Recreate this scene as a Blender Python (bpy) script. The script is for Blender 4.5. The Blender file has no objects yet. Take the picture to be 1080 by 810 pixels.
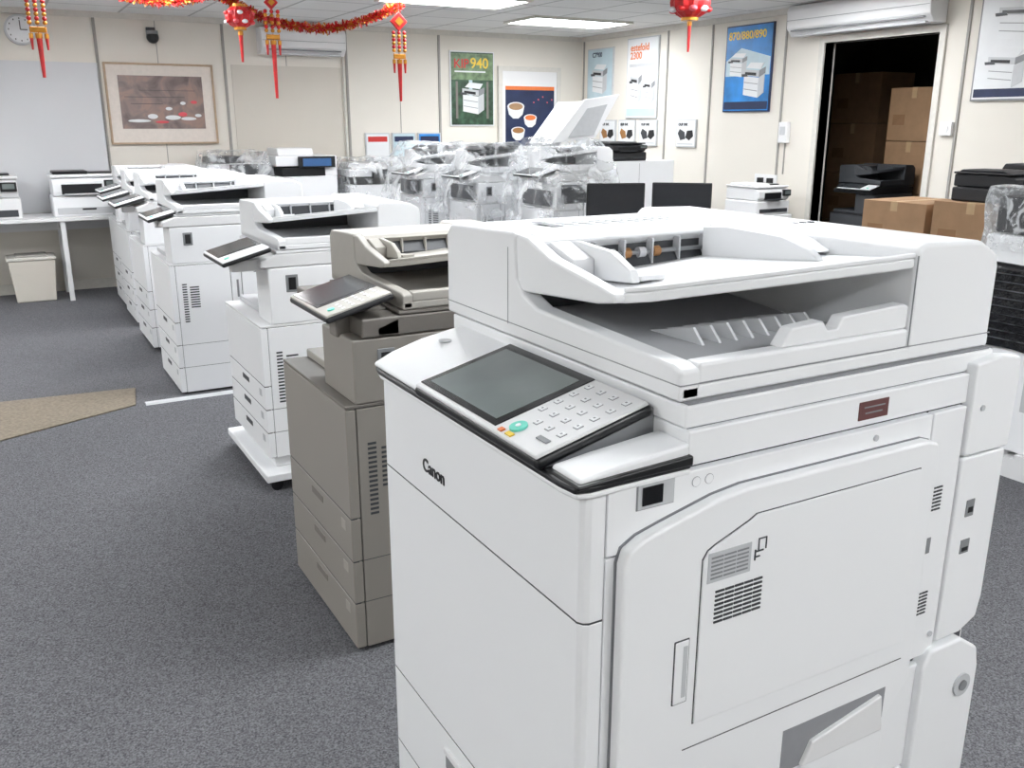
import bpy, bmesh, math, random
from mathutils import Vector, noise, Matrix
random.seed(7)
SC=bpy.context.scene
COL=SC.collection
SC.view_settings.view_transform='Standard'
R=math.radians

def lin(c):
    c=c/255.0
    return c/12.92 if c<=0.04045 else ((c+0.055)/1.055)**2.4
_m={}
def mat(name,rgb,rough=0.5,metal=0.0,var=0.04,scale=30,spec=0.5,bump=0.0):
    if name in _m: return _m[name]
    m=bpy.data.materials.new(name); m.use_nodes=True
    nt=m.node_tree; b=nt.nodes['Principled BSDF']
    col=[lin(v) for v in rgb]
    tc=nt.nodes.new('ShaderNodeTexCoord'); n=nt.nodes.new('ShaderNodeTexNoise'); n.inputs['Scale'].default_value=scale
    n.inputs['Detail'].default_value=4
    nt.links.new(tc.outputs['Object'],n.inputs['Vector'])
    r=nt.nodes.new('ShaderNodeValToRGB')
    r.color_ramp.elements[0].position=0.3; r.color_ramp.elements[1].position=0.7
    r.color_ramp.elements[0].color=[max(0,v*(1-var)) for v in col]+[1]
    r.color_ramp.elements[1].color=[min(1,v*(1+var)) for v in col]+[1]
    nt.links.new(n.outputs['Fac'],r.inputs['Fac']); nt.links.new(r.outputs['Color'],b.inputs['Base Color'])
    b.inputs['Roughness'].default_value=rough; b.inputs['Metallic'].default_value=metal
    b.inputs['Specular IOR Level'].default_value=spec
    if bump>0:
        bp=nt.nodes.new('ShaderNodeBump'); bp.inputs['Strength'].default_value=bump; bp.inputs['Distance'].default_value=0.01
        nt.links.new(n.outputs['Fac'],bp.inputs['Height']); nt.links.new(bp.outputs['Normal'],b.inputs['Normal'])
    _m[name]=m; return m

W=mat('plastic_white',(241,242,244),0.38,var=0.004,scale=4)
W2=mat('plastic_white_warm',(229,229,230),0.42,var=0.008,scale=4)
W3=mat('plastic_inner',(196,197,200),0.5,var=0.01)
SEAM=mat('seam_grey',(72,73,77),0.7)
SEAML=mat('seam_light',(142,143,147),0.6)
TAU=mat('plastic_taupe',(148,143,136),0.45,var=0.015,scale=5)
TAU2=mat('plastic_taupe_dark',(118,113,107),0.5,var=0.02)
TAUL=mat('plastic_taupe_light',(172,168,161),0.45,var=0.02)
BLK=mat('plastic_black',(22,23,26),0.35)
BLKM=mat('plastic_black_matte',(34,34,37),0.5)
DGR=mat('dark_grey',(62,64,68),0.5)
MGR=mat('mid_grey',(135,137,140),0.5)
LGR=mat('light_grey',(194,196,199),0.5)
GLASS=mat('screen_glass',(112,120,119),0.14,var=0.18,scale=4)  # dark glass painted lighter, with the ceiling reflection put into its grey
GLASSD=mat('screen_glass_dark',(56,60,64),0.14,var=0.1,scale=3)
SCRB=mat('screen_bezel',(14,15,18),0.15)
TEAL=mat('start_button_teal',(110,215,195),0.4)
BROWN=mat('roller_brown',(158,112,66),0.5)
RED=mat('festive_red',(190,22,26),0.45,var=0.15)
PINK=mat('festive_pink',(225,90,100),0.5)
GOLD=mat('festive_gold',(195,135,48),0.35,metal=0.5,var=0.2)
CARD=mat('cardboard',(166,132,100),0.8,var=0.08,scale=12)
CARDD=mat('cardboard_dark',(148,112,80),0.8,var=0.08,scale=12)  # darker brown for flap seams, print marks and some cartons
TAPE=mat('packing_tape',(192,162,124),0.4)
WALL=mat('wall_paint',(224,219,210),0.7,var=0.015,scale=2)
WALLG=mat('wall_board_grey',(208,209,212),0.6,var=0.015,scale=2)
WALLB=mat('wall_board_beige',(206,200,190),0.6,var=0.02,scale=2)
TRIM=mat('trim_offwhite',(212,209,202),0.6)
TRIMD=mat('trim_grey',(154,151,146),0.6)
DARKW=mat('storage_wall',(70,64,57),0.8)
WOOD=mat('wood_frame',(180,156,130),0.5,var=0.1)
BLUE=mat('poster_blue',(38,128,200),0.4,var=0.35,scale=5)
GREEN=mat('poster_green',(50,78,58),0.4,var=0.7,scale=12)
LIME=mat('poster_lime',(108,132,98),0.4,var=.5,scale=14)
YEL=mat('poster_yellow',(235,200,60),0.4)
ORA=mat('poster_orange',(225,120,60),0.4)
PAPER=mat('poster_paper',(226,228,230),0.4,var=0.03,scale=6)
PALEB=mat('poster_paleblue',(186,206,214),0.4,var=0.1,scale=5)
NAVY=mat('poster_navy',(28,42,78),0.4,var=0.3,scale=5)
REDP=mat('poster_red',(200,50,45),0.4)
LBL=mat('label_maroon',(104,66,66),0.4,var=0.1)

def finish(bm,name,m,parent,bev=0,seg=2,smooth=False,recenter=True):
    bmesh.ops.recalc_face_normals(bm,faces=bm.faces)
    me=bpy.data.meshes.new(name)
    if recenter and len(bm.verts):
        lo=Vector((min(v.co.x for v in bm.verts),min(v.co.y for v in bm.verts),min(v.co.z for v in bm.verts)))
        hi=Vector((max(v.co.x for v in bm.verts),max(v.co.y for v in bm.verts),max(v.co.z for v in bm.verts)))
        c=(lo+hi)/2
        for v in bm.verts: v.co-=c
    else: c=Vector((0,0,0))
    bm.to_mesh(me); bm.free()
    if m: me.materials.append(m)
    ob=bpy.data.objects.new(name,me); COL.objects.link(ob); ob.location=c
    if parent: ob.parent=parent
    if bev>0:
        for p in me.polygons: p.use_smooth=True
        md=ob.modifiers.new('bev','BEVEL'); md.width=bev; md.segments=seg; md.limit_method='ANGLE'; md.angle_limit=R(25); md.harden_normals=True
    elif smooth:
        for p in me.polygons: p.use_smooth=True
    return ob
def addbox(bm,x0,x1,y0,y1,z0,z1):
    vs=[bm.verts.new(p) for p in ((x0,y0,z0),(x1,y0,z0),(x1,y1,z0),(x0,y1,z0),(x0,y0,z1),(x1,y0,z1),(x1,y1,z1),(x0,y1,z1))]
    for f in ((0,3,2,1),(4,5,6,7),(0,1,5,4),(1,2,6,5),(2,3,7,6),(3,0,4,7)): bm.faces.new([vs[i] for i in f])
def box(name,x0,x1,y0,y1,z0,z1,m,parent=None,bev=0,seg=2):
    bm=bmesh.new(); addbox(bm,x0,x1,y0,y1,z0,z1); return finish(bm,name,m,parent,bev,seg)
def multi(name,boxes,m,parent=None,bev=0):
    bm=bmesh.new()
    for b in boxes: addbox(bm,*b)
    return finish(bm,name,m,parent,bev)
def prism(name,pts,axis,a,b,m,parent=None,bev=0,seg=2,zf=None):
    bm=bmesh.new()
    def P(p,t):
        if axis=='x': return (t,p[0],p[1])
        if axis=='y': return (p[0],t,p[1])
        return (p[0],p[1],t+(zf(*p) if zf else 0))
    A=[bm.verts.new(P(p,a)) for p in pts]; B=[bm.verts.new(P(p,b)) for p in pts]
    n=len(pts)
    bm.faces.new(A); bm.faces.new(B)
    for i in range(n): bm.faces.new([A[i],A[(i+1)%n],B[(i+1)%n],B[i]])
    return finish(bm,name,m,parent,bev,seg)
def cyl(name,c,r,h,axis,m,parent=None,seg=20,r2=None,smooth=True):
    bm=bmesh.new()
    bmesh.ops.create_cone(bm,cap_ends=True,segments=seg,radius1=r,radius2=r if r2 is None else r2,depth=h)
    rot={'x':Matrix.Rotation(R(90),3,'Y'),'y':Matrix.Rotation(R(90),3,'X'),'z':Matrix.Identity(3)}[axis]
    for v in bm.verts: v.co=rot@v.co
    me=bpy.data.meshes.new(name); bm.to_mesh(me); bm.free(); me.materials.append(m)
    ob=bpy.data.objects.new(name,me); COL.objects.link(ob); ob.location=c
    if parent: ob.parent=parent
    return ob
def sph(name,c,r,m,parent=None,sc=(1,1,1)):
    bm=bmesh.new(); bmesh.ops.create_uvsphere(bm,u_segments=16,v_segments=10,radius=r)
    for v in bm.verts: v.co=Vector((v.co.x*sc[0],v.co.y*sc[1],v.co.z*sc[2]))
    o=finish(bm,name,m,parent,smooth=True,recenter=False); o.location=c; return o
def text(name,body,size,loc,rot,m,parent=None,align='LEFT',ext=0.0006,bold=0):
    cu=bpy.data.curves.new(name,'FONT'); cu.body=body; cu.size=size; cu.extrude=ext; cu.align_x=align; cu.offset=bold
    t=bpy.data.objects.new(name+'_c',cu); COL.objects.link(t)
    bpy.context.view_layer.update()
    me=bpy.data.meshes.new_from_object(t); me.name=name
    bpy.data.objects.remove(t); me.materials.clear(); me.materials.append(m)
    o=bpy.data.objects.new(name,me); COL.objects.link(o); o.location=loc; o.rotation_euler=rot
    if parent: o.parent=parent
    return o
def empty(name,loc=(0,0,0),rot=(0,0,0),parent=None,scale=(1,1,1)):
    e=bpy.data.objects.new(name,None); COL.objects.link(e); e.location=loc; e.rotation_euler=rot; e.scale=scale
    e.empty_display_size=0.1
    if parent: e.parent=parent
    return e

# ---------- document feeder (x depth 0..0.64, y 0..0.69, z 0..0.178)
def adf(parent,loc,s=(1,1,1),M=W,MI=W3,full=True):
    e=empty('document_feeder',loc,parent=parent,scale=s)
    box('feeder_base',0,.64,0,.69,0,.022,M,e,.005)
    prism('front_wall',[(.69,0),(.69,.15),(.672,.168),(.44,.176),(.43,.17),(.425,.10),(.405,.078),(.36,.062),(.02,.048),(0,.042),(0,0)],'x',0,.035,M,e,.006,3)
    prism('feed_unit',[(.688,.01),(.688,.155),(.67,.168),(.46,.176),(.415,.170),(.400,.160),(.43,.135),(.43,.01)],'x',.03,.45,M,e,.004,3)
    prism('rear_block',[(.44,.01),(.44,.165),(.455,.178),(.59,.174),(.635,.15),(.64,.13),(.64,.01)],'y',0,.69,M,e,.008,3)
    box('end_rim',.03,.44,0,.03,.02,.05,M,e,.006)
    prism('output_tray',[(.43,.024),(.43,.045),(.25,.03),(.03,.032),(.03,.024)],'x',.03,.44,MI,e)
    box('output_mouth',.035,.44,.425,.43,.046,.10,DGR,e)
    top=lambda x,y:.104+(.43-y)*.09+(x-.2)*.06
    prism('input_tray',[(.012,.43),(.012,.2),(.022,.155),(.05,.128),(.2,.075),(.40,.012),(.44,.004),(.44,.43)],'z',-.016,0,M,e,.004,3,zf=top)
    prism('tray_arm',[(.45,.174),(.45,.078),(.2,.096),(.155,.104),(.155,.116),(.20,.124),(.33,.146),(.40,.170)],'x',.004,.03,M,e,.005,3)
    prism('tray_lip',[(.02,.155),(.05,.128),(.2,.075),(.40,.012),(.44,.004),(.44,.014),(.405,.024),(.2,.09),(.055,.142),(.03,.16)],'z',0,.007,M,e,.002,2,zf=top)
    prism('feed_throat',[(.395,.106),(.395,.114),(.425,.158),(.432,.158),(.432,.10)],'x',.05,.435,DGR,e)
    if full:
        for i in range(5):
            cyl('roller_%d'%i,(.14+i*.032,.400,.132),.009,.014,'x',BROWN if i%2==0 else W3,e,12)
        cyl('roller_shaft',(.24,.400,.132),.004,.36,'x',MGR,e,10)
        multi('throat_ribs',[(.075+i*.06,.078+i*.06,.392,.41,.112,.155) for i in range(6)],MI,e)
    else:
        multi('throat_ribs',[(.075+i*.09,.080+i*.09,.392,.41,.112,.155) for i in range(4)],MI,e)
    prism('paper_guide_front',[(.40,.102),(.40,.158),(.36,.166),(.26,.160),(.21,.138),(.20,.120)],'x',.070,.085,M,e,.003)
    prism('guide_block_front',[(.40,.102),(.40,.160),(.37,.165),(.30,.145),(.30,.112)],'x',.031,.070,M,e,.003)
    prism('guide_flange',[(.37,.106),(.37,.114),(.2,.130),(.2,.122)],'x',.085,.13,M,e,.002)
    prism('paper_guide_rear',[(.39,.112),(.39,.170),(.33,.176),(.20,.172),(.14,.158),(.12,.142)],'x',.365,.38,M,e,.003)
    prism('guide_block',[(.39,.112),(.39,.174),(.28,.176),(.20,.165),(.16,.148)],'x',.38,.44,M,e,.003)
    if full:
        bm=bmesh.new()
        for i in range(8):
            x=.15+i*.033
            vs=[bm.verts.new(p) for p in ((x,.26,.03),(x,.13,.03),(x,.155,.054),(x+.005,.26,.03),(x+.005,.13,.03),(x+.005,.155,.054))]
            for f in ((0,1,2),(3,5,4),(0,3,4,1),(1,4,5,2),(2,5,3,0)): bm.faces.new([vs[j] for j in f])
        finish(bm,'tray_ribs',M,e)
        prism('paper_stop',[(.18,.05),(.20,.076),(.26,.080),(.27,.066),(.29,.066),(.30,.082),(.43,.088),(.44,.084),(.44,.05)],'y',.006,.03,M,e,.003)
        multi('cover_seams',[(.032,.45,.560,.562,.1735,.1739),(.10,.12,.47,.55,.1765,.1768)],SEAML,e)
        rows=[]
        for j in range(3):
            for i in range(8):
                rows.append((.10+i*.036,.10+i*.036+.024,.475+j*.022,.480+j*.022,.1752,.1758))
        multi('instruction_labels',rows,SEAML,e)
        multi('front_seams',[(-.0006,.001,.452,.4535,.02,.15),(-.0006,.001,.0,.69,.0220,.0235)],SEAML,e)
        multi('end_seams',[(.0,.64,-.0006,.001,.0220,.0235),(.44,.4415,-.0006,.001,.024,.16)],SEAML,e)
        for i in range(3): box('mark_%d'%i,.50+i*.02,.508+i*.02,.3,.31,.1755,.1775,DGR,e)
    return e

def panel(parent,loc,L,Wd,tilt,big=False,M=W,scr=(.35,.95)):
    e=empty('control_panel',loc,(0,R(-tilt),0),parent)
    box('panel_shell',0,L,0,Wd,-.022,-.004,BLK,e,.008,3)
    box('panel_top',.004,L-.004,.004,Wd-.004,-.008,0,M if not big else W2,e,.003)
    y0,y1=Wd*scr[0],Wd*scr[1]
    box('screen_bezel',L*.07,L*.97,y0-.012,y1+.012,-.002,.0015,SCRB,e,.001)
    box('display',L*.13,L*.88,y0+.004,y1-.004,.0012,.0022,GLASS if big else GLASSD,e)
    bm=bmesh.new()
    for i in range(5):
        for j in range(4):
            cx=L*.30+i*L*.14; cy=Wd*.045+j*(y0-.02-Wd*.045)/3.4+.006
            if i==0 and j==3: continue
            addbox(bm,cx-.005,cx+.005,cy-.0045,cy+.0045,0,.0022)
    finish(bm,'keypad_buttons',W,e,.0015)
    cyl('start_button',(L*.17,y0-.045 if big else y0*.4,.0015),.013 if big else .01,.004,'z',TEAL,e)
    if big:
        multi('key_edges',[(L*.30+i*L*.14-.0056,L*.30+i*L*.14+.0056,Wd*.045+j*(y0-.02-Wd*.045)/3.4+.0009,Wd*.045+j*(y0-.02-Wd*.045)/3.4+.0111,0,.0007) for i in range(5) for j in range(4) if not(i==0 and j==3)],MGR,e)
        multi('key_glyphs',[(L*.30+i*L*.14-.0015,L*.30+i*L*.14+.0015,Wd*.045+j*(y0-.02-Wd*.045)/3.4+.0045,Wd*.045+j*(y0-.02-Wd*.045)/3.4+.0075,.0022,.0025) for i in range(5) for j in range(4) if not(i==0 and j==3)],MGR,e)
        box('power_key',L*.16,L*.2,.02,.045,0,.002,MGR,e)
        box('small_key',L*.05,L*.09,y0-.06,y0-.045,0,.002,YEL,e)
        box('small_key_red',L*.05,L*.09,y0-.035,y0-.025,0,.002,ORA,e)
        cyl('start_glyph',(L*.17,y0-.045,.0038),.004,.001,'z',W,e,12)
    return e

# ======================= MAIN PHOTOCOPIER
def main_copier():
    c=empty('photocopier',(.574,.836,0))
    w=.665
    box('chassis',.012,.83,.012,w-.01,.06,1.07,SEAM,c)
    box('plinth',.03,.80,.02,w-.02,.03,.10,DGR,c)
    for i,(x,y) in enumerate(((.1,.08),(.1,.58),(.72,.08),(.72,.58))): cyl('caster_%d'%i,(x,y,.03),.03,.03,'y',BLK,c)
    def rf(n,a,b,o=0,m=W,bev=.0015):
        pts=[(.0325,o),(.012,o),(.0045+o,.0035+o),(o,.011+o),(o,w-.011-o),(.0045+o,w-.0035-o),(.012,w-o),(.0325,w-o)]
        prism(n,pts,'z',a,b,m,c,bev,2)
    rf('front_upper_panel',.8880,1.062)
    rf('front_door',.4570,.8855)
    rf('front_gap_upper',.8850,.8885,.0008,SEAM,0)
    rf('front_gap_lower',.4530,.4575,.0008,SEAM,0)
    rf('front_gap_drawer',.2820,.2865,.0008,SEAM,0)
    for i,(a,b) in enumerate(((.286,.4540),(.11,.2830))):
        rf('drawer_%d'%i,a,b)
        box('drawer_handle_recess_%d'%i,-.001,.01,.26,.42,b-.075,b-.04,MGR,c)
        box('drawer_handle_%d'%i,-.006,.006,.26,.42,b-.043,b-.03,W2,c,.003)
    box('left_side_panel',.034,.83,w-.012,w,.10,1.06,W,c,.006)
    box('right_front_strip',.0345,.075,.0,.02,.11,.9715,W,c,.0015)
    prism('right_upper_cover',[(.0345,.9745),(.0345,1.066),(.650,1.066),(.650,.9745)],'y',-.001,.02,W,c,.0015,3)
    bulge=[(.048,.10),(.048,.965),(.054,.985),(.077,.998),(.115,1.008),(.20,1.028),(.25,1.034),(.62,1.034),(.645,1.026),(.65,1.0),(.65,.61),(.60,.55),(.60,.10)]
    prism('duplex_shadow_gap',[(x-.0008 if x<.3 else x+.0008,z+.0008 if z>.96 else z) for x,z in bulge],'y',-.0016,.0,SEAML,c)
    prism('duplex_door',bulge,'y',-.022,-.0012,W,c,.006,4)
    multi('duplex_recess',[(.36,.59,-.0226,-.02,.535,.612)],SEAML,c)
    prism('duplex_lower_lip',[(.40,.536),(.42,.575),(.575,.605),(.585,.536)],'y',-.030,-.02,W2,c,.003)
    multi('duplex_seams',[(.16,.62,-.0226,-.02,.655,.6565)],SEAM,c)
    inner=[(.268,.992),(.605,.992),(.615,.690),(.176,.695),(.176,.945),(.184,.957),(.196,.963),(.255,.985)]
    prism('inner_door_groove',[(x+(.0015 if x>.4 else -.0015),z+(.0015 if z>.8 else -.0015)) for x,z in inner],'y',-.0226,-.015,SEAM,c)
    prism('inner_door',inner,'y',-.0250,-.015,W,c,.0012,2)
    box('door_handle_frame',.135,.162,-.0232,-.018,.735,.835,SEAM,c,.002)
    box('door_handle_grip',.1365,.1605,-.024,-.018,.7365,.8335,W,c,.002)
    box('door_handle_slit',.150,.158,-.0246,-.018,.745,.825,LGR,c,.001)
    def vents(n,x0,x1,z0,z1,rows,y=-.0262,frame=None,cols=3):
        if frame: box(n+'_frame',x0-.004,x1+.004,y+.0002,y+.006,z0-.004,z1+.004,frame,c)
        h=(z1-z0)/rows
        cw=(x1-x0)/cols
        multi(n,[(x0+k*cw+.001,x0+(k+1)*cw-.001,y-.0004,y+.004,z0+i*h+h*.2,z0+i*h+h*.62) for i in range(rows) for k in range(cols)],DGR if frame is None else MGR,c)
    vents('vent_lower',.198,.285,.845,.898,8,cols=5)
    vents('vent_upper',.187,.255,.914,.950,6,frame=LGR)
    vents('vent_side_a',.668,.700,.895,.940,7,y=-.001,cols=2)
    vents('vent_side_b',.668,.700,.705,.750,7,y=-.001,cols=2)
    multi('lift_pictogram',[(.272,.2735,-.0262,-.0245,.938,.956),(.272,.287,-.0262,-.0245,.9545,.956),(.2855,.287,-.0262,-.0245,.938,.956),(.268,.282,-.0262,-.0245,.936,.938),(.266,.268,-.0262,-.0245,.924,.940),(.268,.276,-.0262,-.0245,.928,.930)],DGR,c)
    box('sensor_frame',.078,.138,-.0018,.004,1.0290,1.0645,SEAML,c)
    box('sensor_recess',.0795,.1365,-.003,.004,1.0305,1.0635,LGR,c)
    box('sensor_window',.086,.118,-.0045,.004,1.035,1.0600,SCRB,c)
    for i in range(2):
        cyl('screw_ring_%d'%i,(.175+i*.022,-.0012,1.050),.0072,.001,'y',SEAML,c); cyl('screw_cap_%d'%i,(.175+i*.022,-.0015,1.050),.0066,.001,'y',W,c)
    box('right_mid_column',.6545,.735,.0,.02,.62,1.066,W,c,.0025,3)
    box('right_mid_column_low',.603,.735,.002,.02,.40,.605,W,c,.004,3)
    box('right_mid_foot',.603,.735,.002,.02,.10,.396,W,c,.004,3)
    prism('right_rear_column_up',[(.738,.98),(.738,1.135),(.80,1.142),(.850,1.135),(.856,1.10),(.852,.98)],'y',-.006,.02,W,c,.004,3)
    prism('right_rear_column',[(.738,.64),(.738,.976),(.850,.976),(.850,.70),(.842,.66),(.80,.64)],'y',-.004,.02,W,c,.004,3)
    prism('right_rear_foot',[(.700,.10),(.700,.60),(.72,.632),(.80,.632),(.85,.60),(.86,.56),(.862,.10)],'y',-.012,.02,W,c,.006,3)
    box('rear_panel',.80,.85,.02,w-.02,.10,1.13,W,c,.006)
    multi('latch_recesses',[(.765,.785,-.0055,0,.868,.898),(.765,.787,-.0055,0,.800,.825),(.676,.688,-.0008,.004,.820,.848)],MGR,c)
    multi('latch_blacks',[(.770,.782,-.0062,0,.875,.885),(.768,.784,-.0062,0,.804,.811)],BLK,c)
    cyl('lock_ring',(.815,-.013,.535),.022,.006,'y',LGR,c); cyl('lock_core',(.815,-.0145,.535),.010,.008,'y',MGR,c)
    for i,(x,z) in enumerate(((.52,1.05),(.765,1.06),(.80,.74),(.72,.66))):
        cyl('screw_%d'%i,(x,-.0015 if i!=1 else -.0065,z),.005,.004,'y',LGR,c,12)
    box('scanner_housing',.165,.80,.006,w+.02,1.0695,1.1180,W,c,.003,3)
    box('scanner_top',.163,.80,.012,w+.03,1.1200,1.15,W,c,.003,3)
    box('scanner_gap',.17,.795,.016,w+.01,1.10,1.1525,SEAML,c)
    box('asset_label',.485,.548,.0045,.008,1.080,1.108,LBL,c)
    multi('asset_label_text',[(.495,.54,.004,.006,1.098,1.100),(.498,.535,.004,.006,1.089,1.091)],MGR,c)
    deck=[(-.012,.0),(-.016,.03),(-.018,w-.04),(-.010,w-.008),(.03,w),(.165,w),(.165,-.002),(.05,-.004),(.008,-.006)]
    prism('deck_lower',deck,'z',1.062,1.070,W,c,.003)
    prism('deck_trim',[(x-.003 if x<.1 else x,y) for x,y in deck],'z',1.070,1.078,BLK,c,.003,3)
    prism('deck_cover_side',[(-.014,1.077),(-.014,1.084),(.02,1.10),(.08,1.118),(.165,1.134),(.165,1.077)],'y',.462,w-.004,W,c,.008,4)
    prism('palm_rest',[(-.006,1.076),(-.006,1.086),(.05,1.093),(.165,1.104),(.165,1.076)],'y',.002,.068,W,c,.006,4)
    prism('palm_rest_trim',[(-.013,1.075),(-.013,1.081),(.05,1.084),(.166,1.089),(.166,1.075)],'y',-.005,.074,BLK,c,.003,3)
    prism('panel_wedge',[(-.018,1.076),(-.018,1.082),(.165,1.132),(.165,1.078)],'y',.078,.458,MGR,c,.002)
    panel(c,(-.028,.072,1.096),.190,.385,14.5,big=True,M=W,scr=(.36,.95))
    cyl('deck_emblem',(.10,.60,1.1235),.012,.002,'z',LGR,c)
    text('logo','Canon',.032,(-.0008,.485,.935),(R(90),0,R(-90)),BLKM,c,bold=.0006)
    adf(c,(.161,.024,1.152))
    return c
main_copier()

# ======================= generic copiers
def copier(name,loc,w=.62,d=.72,H=1.18,M=W,M2=W2,MI=W3,step=.09,ppos=(-.06,-.06),zc=.74,stand=False,rot=0,full=False,pan=True,z0=.035,tx=.02,tw=.2,pz=.045,MA=None,pw=.36):
    c=empty(name,loc,(0,0,R(rot)))
    if stand:
        prism('dolly',[(-.03,-.05),(d*.8,-.05),(d*.8,w+.05),(-.03,w+.05)],'z',.05,.085,M,c,.006)
        box('dolly_neck',.03,d*.75,.03,w-.03,.085,.16,M,c,.01)
        z0=.14
        for i,(x,y) in enumerate(((.02,.0),(.02,w),(d*.7,.0),(d*.7,w))): cyl('caster_%d'%i,(x,y,.026),.026,.03,'y',BLK,c,12)
    else:
        for i,(x,y) in enumerate(((.08,.06),(.08,w-.06),(d-.08,.06),(d-.08,w-.06))): cyl('caster_%d'%i,(x,y,.027),.027,.03,'y',BLK,c,12)
    box('core',.012,d-.01,.006,w-.006,z0,zc,SEAM,c)
    hs=(zc-z0)
    cuts=[0,.20,.38,.56,1.0]
    for i in range(4):
        a=z0+cuts[i]*hs+.0015; b=z0+cuts[i+1]*hs-.0015
        box('front_panel_%d'%i,0,.03,0,w,a,b,M,c,.004)
        if i>0: box('front_gap_%d'%i,.002,.02,.002,w-.002,a-.0035,a+.0005,SEAM,c)
        if i<3:
            box('pull_%d'%i,-.002,.01,w*.42,w*.60,b-.042,b-.02,DGR if M2 is W2 else TAU2,c,.002)
            box('pull_label_%d'%i,-.001,.01,w*.08,w*.14,b-.05,b-.02,LGR if M2 is W2 else TAUL,c)
    box('side_lower_front',.032,d*.42,0,.02,z0,zc-.002,M,c,.003)
    box('side_lower_rear',d*.42+.003,d,-.003,.02,z0,zc-.002,M,c,.004)
    box('side_left',.032,d,w-.02,w,z0,zc,M,c,.004)
    box('top_deck',0,d,0,w,zc,zc+.010,M2,c,.003)
    multi('side_vents',[(.06,.085,-.001,.004,zc-.32+i*.014,zc-.313+i*.014) for i in range(16)]+[(.10,.15,-.001,.004,zc-.24+i*.014,zc-.233+i*.014) for i in range(9)],DGR,c)
    box('side_door_gap',d*.5-.003,d*.93+.003,-.0036,.0,z0+.077,zc+.053,SEAM,c)
    box('side_door',d*.5,d*.93,-.010,.0,z0+.08,zc+.05,M,c,.004)
    multi('side_door_pictogram',[(d*.60,d*.60+.003,-.0108,-.008,zc-.06,zc-.03),(d*.60,d*.60+.03,-.0108,-.008,zc-.033,zc-.03),(d*.60+.02,d*.60+.023,-.0108,-.008,zc-.06,zc-.03),(d*.6-.01,d*.6+.02,-.0108,-.008,zc-.063,zc-.06)],DGR,c)
    box('side_slot',d*.46,d*.475,-.0045,0,zc-.2,zc-.1,MGR,c)
    multi('side_seams',[(.032,d*.42,-.0006,.002,z0+hs*.38,z0+hs*.38+.002),(.032,d*.42,-.0006,.002,z0+hs*.2,z0+hs*.2+.002),(d*.44,d,-.0036,.0,z0+.07,z0+.072)],SEAM,c)
    zs=H-.24
    box('tower',tx,d,0,tw,zc+.010,zs,M,c,.006)
    box('back_tower',.34,d,tw,w,zc+.010,zs,M,c,.006)
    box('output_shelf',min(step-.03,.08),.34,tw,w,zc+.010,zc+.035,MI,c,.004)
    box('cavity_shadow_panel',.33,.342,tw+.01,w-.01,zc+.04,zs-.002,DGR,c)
    box('side_window',tx+.07,tx+.12,-.003,.01,zs-.10,zs-.03,MGR,c,.002)
    box('side_window_dark',tx+.08,tx+.11,-.005,.01,zs-.09,zs-.04,BLK,c)
    box('scanner',min(step-.02,tx+.03),d,0,w,zs+.002,zs+.055,M2,c,.006)
    box('scanner_lip',step-.01,d-.01,.004,w-.004,zs+.057,zs+.068,M,c,.003)
    prism('front_bracket',[(step-.08,zs+.002),(step-.08,zs+.03),(step-.01,zs+.055),(step-.01,zs+.002)],'y',0,w*.95,M2,c,.006)
    adf(c,(step,.0,zs+.07),((d-step)/.64,w/.69,(H-zs-.07)/.178),MA or M,MI,full)
    if pan:
        box('panel_arm',ppos[0]+.06,step,max(ppos[1]+.1,.03),max(ppos[1]+.16,.09),zs-.01,zs+pz-.01,M2,c,.005)
        panel(c,(ppos[0],ppos[1],zs+pz),.20,pw,15,M=TAUL if M2 is TAU2 else W,scr=(.36,.95))
    return c

copier('photocopier',(.752,2.25,0),w=.60,d=.74,H=1.18,M=TAU,M2=TAU2,MI=TAUL,step=.18,ppos=(-.04,.0),zc=.750,z0=.012,tx=.03,tw=.26,pz=.072,MA=TAUL,pw=.34)
copier('photocopier',(.865,3.60,0),w=.62,d=.72,H=1.18,step=.10,ppos=(-.14,-.06),zc=.70,stand=True,tx=.05)
copier('photocopier',(.79,5.24,0),w=.64,d=.78,H=1.19,step=.07,ppos=(-.08,.05),zc=.74,z0=.012)
copier('photocopier',(.81,6.36,0),w=.64,d=.74,H=1.18,step=.07,ppos=(-.14,.05),zc=.72)
copier('photocopier',(.83,7.27,0),w=.60,d=.72,H=1.16,step=.07,ppos=(-.14,.05),zc=.72)
copier('photocopier',(.85,8.05,0),w=.58,d=.72,H=1.16,step=.07,ppos=(-.10,.05),zc=.72)

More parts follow.
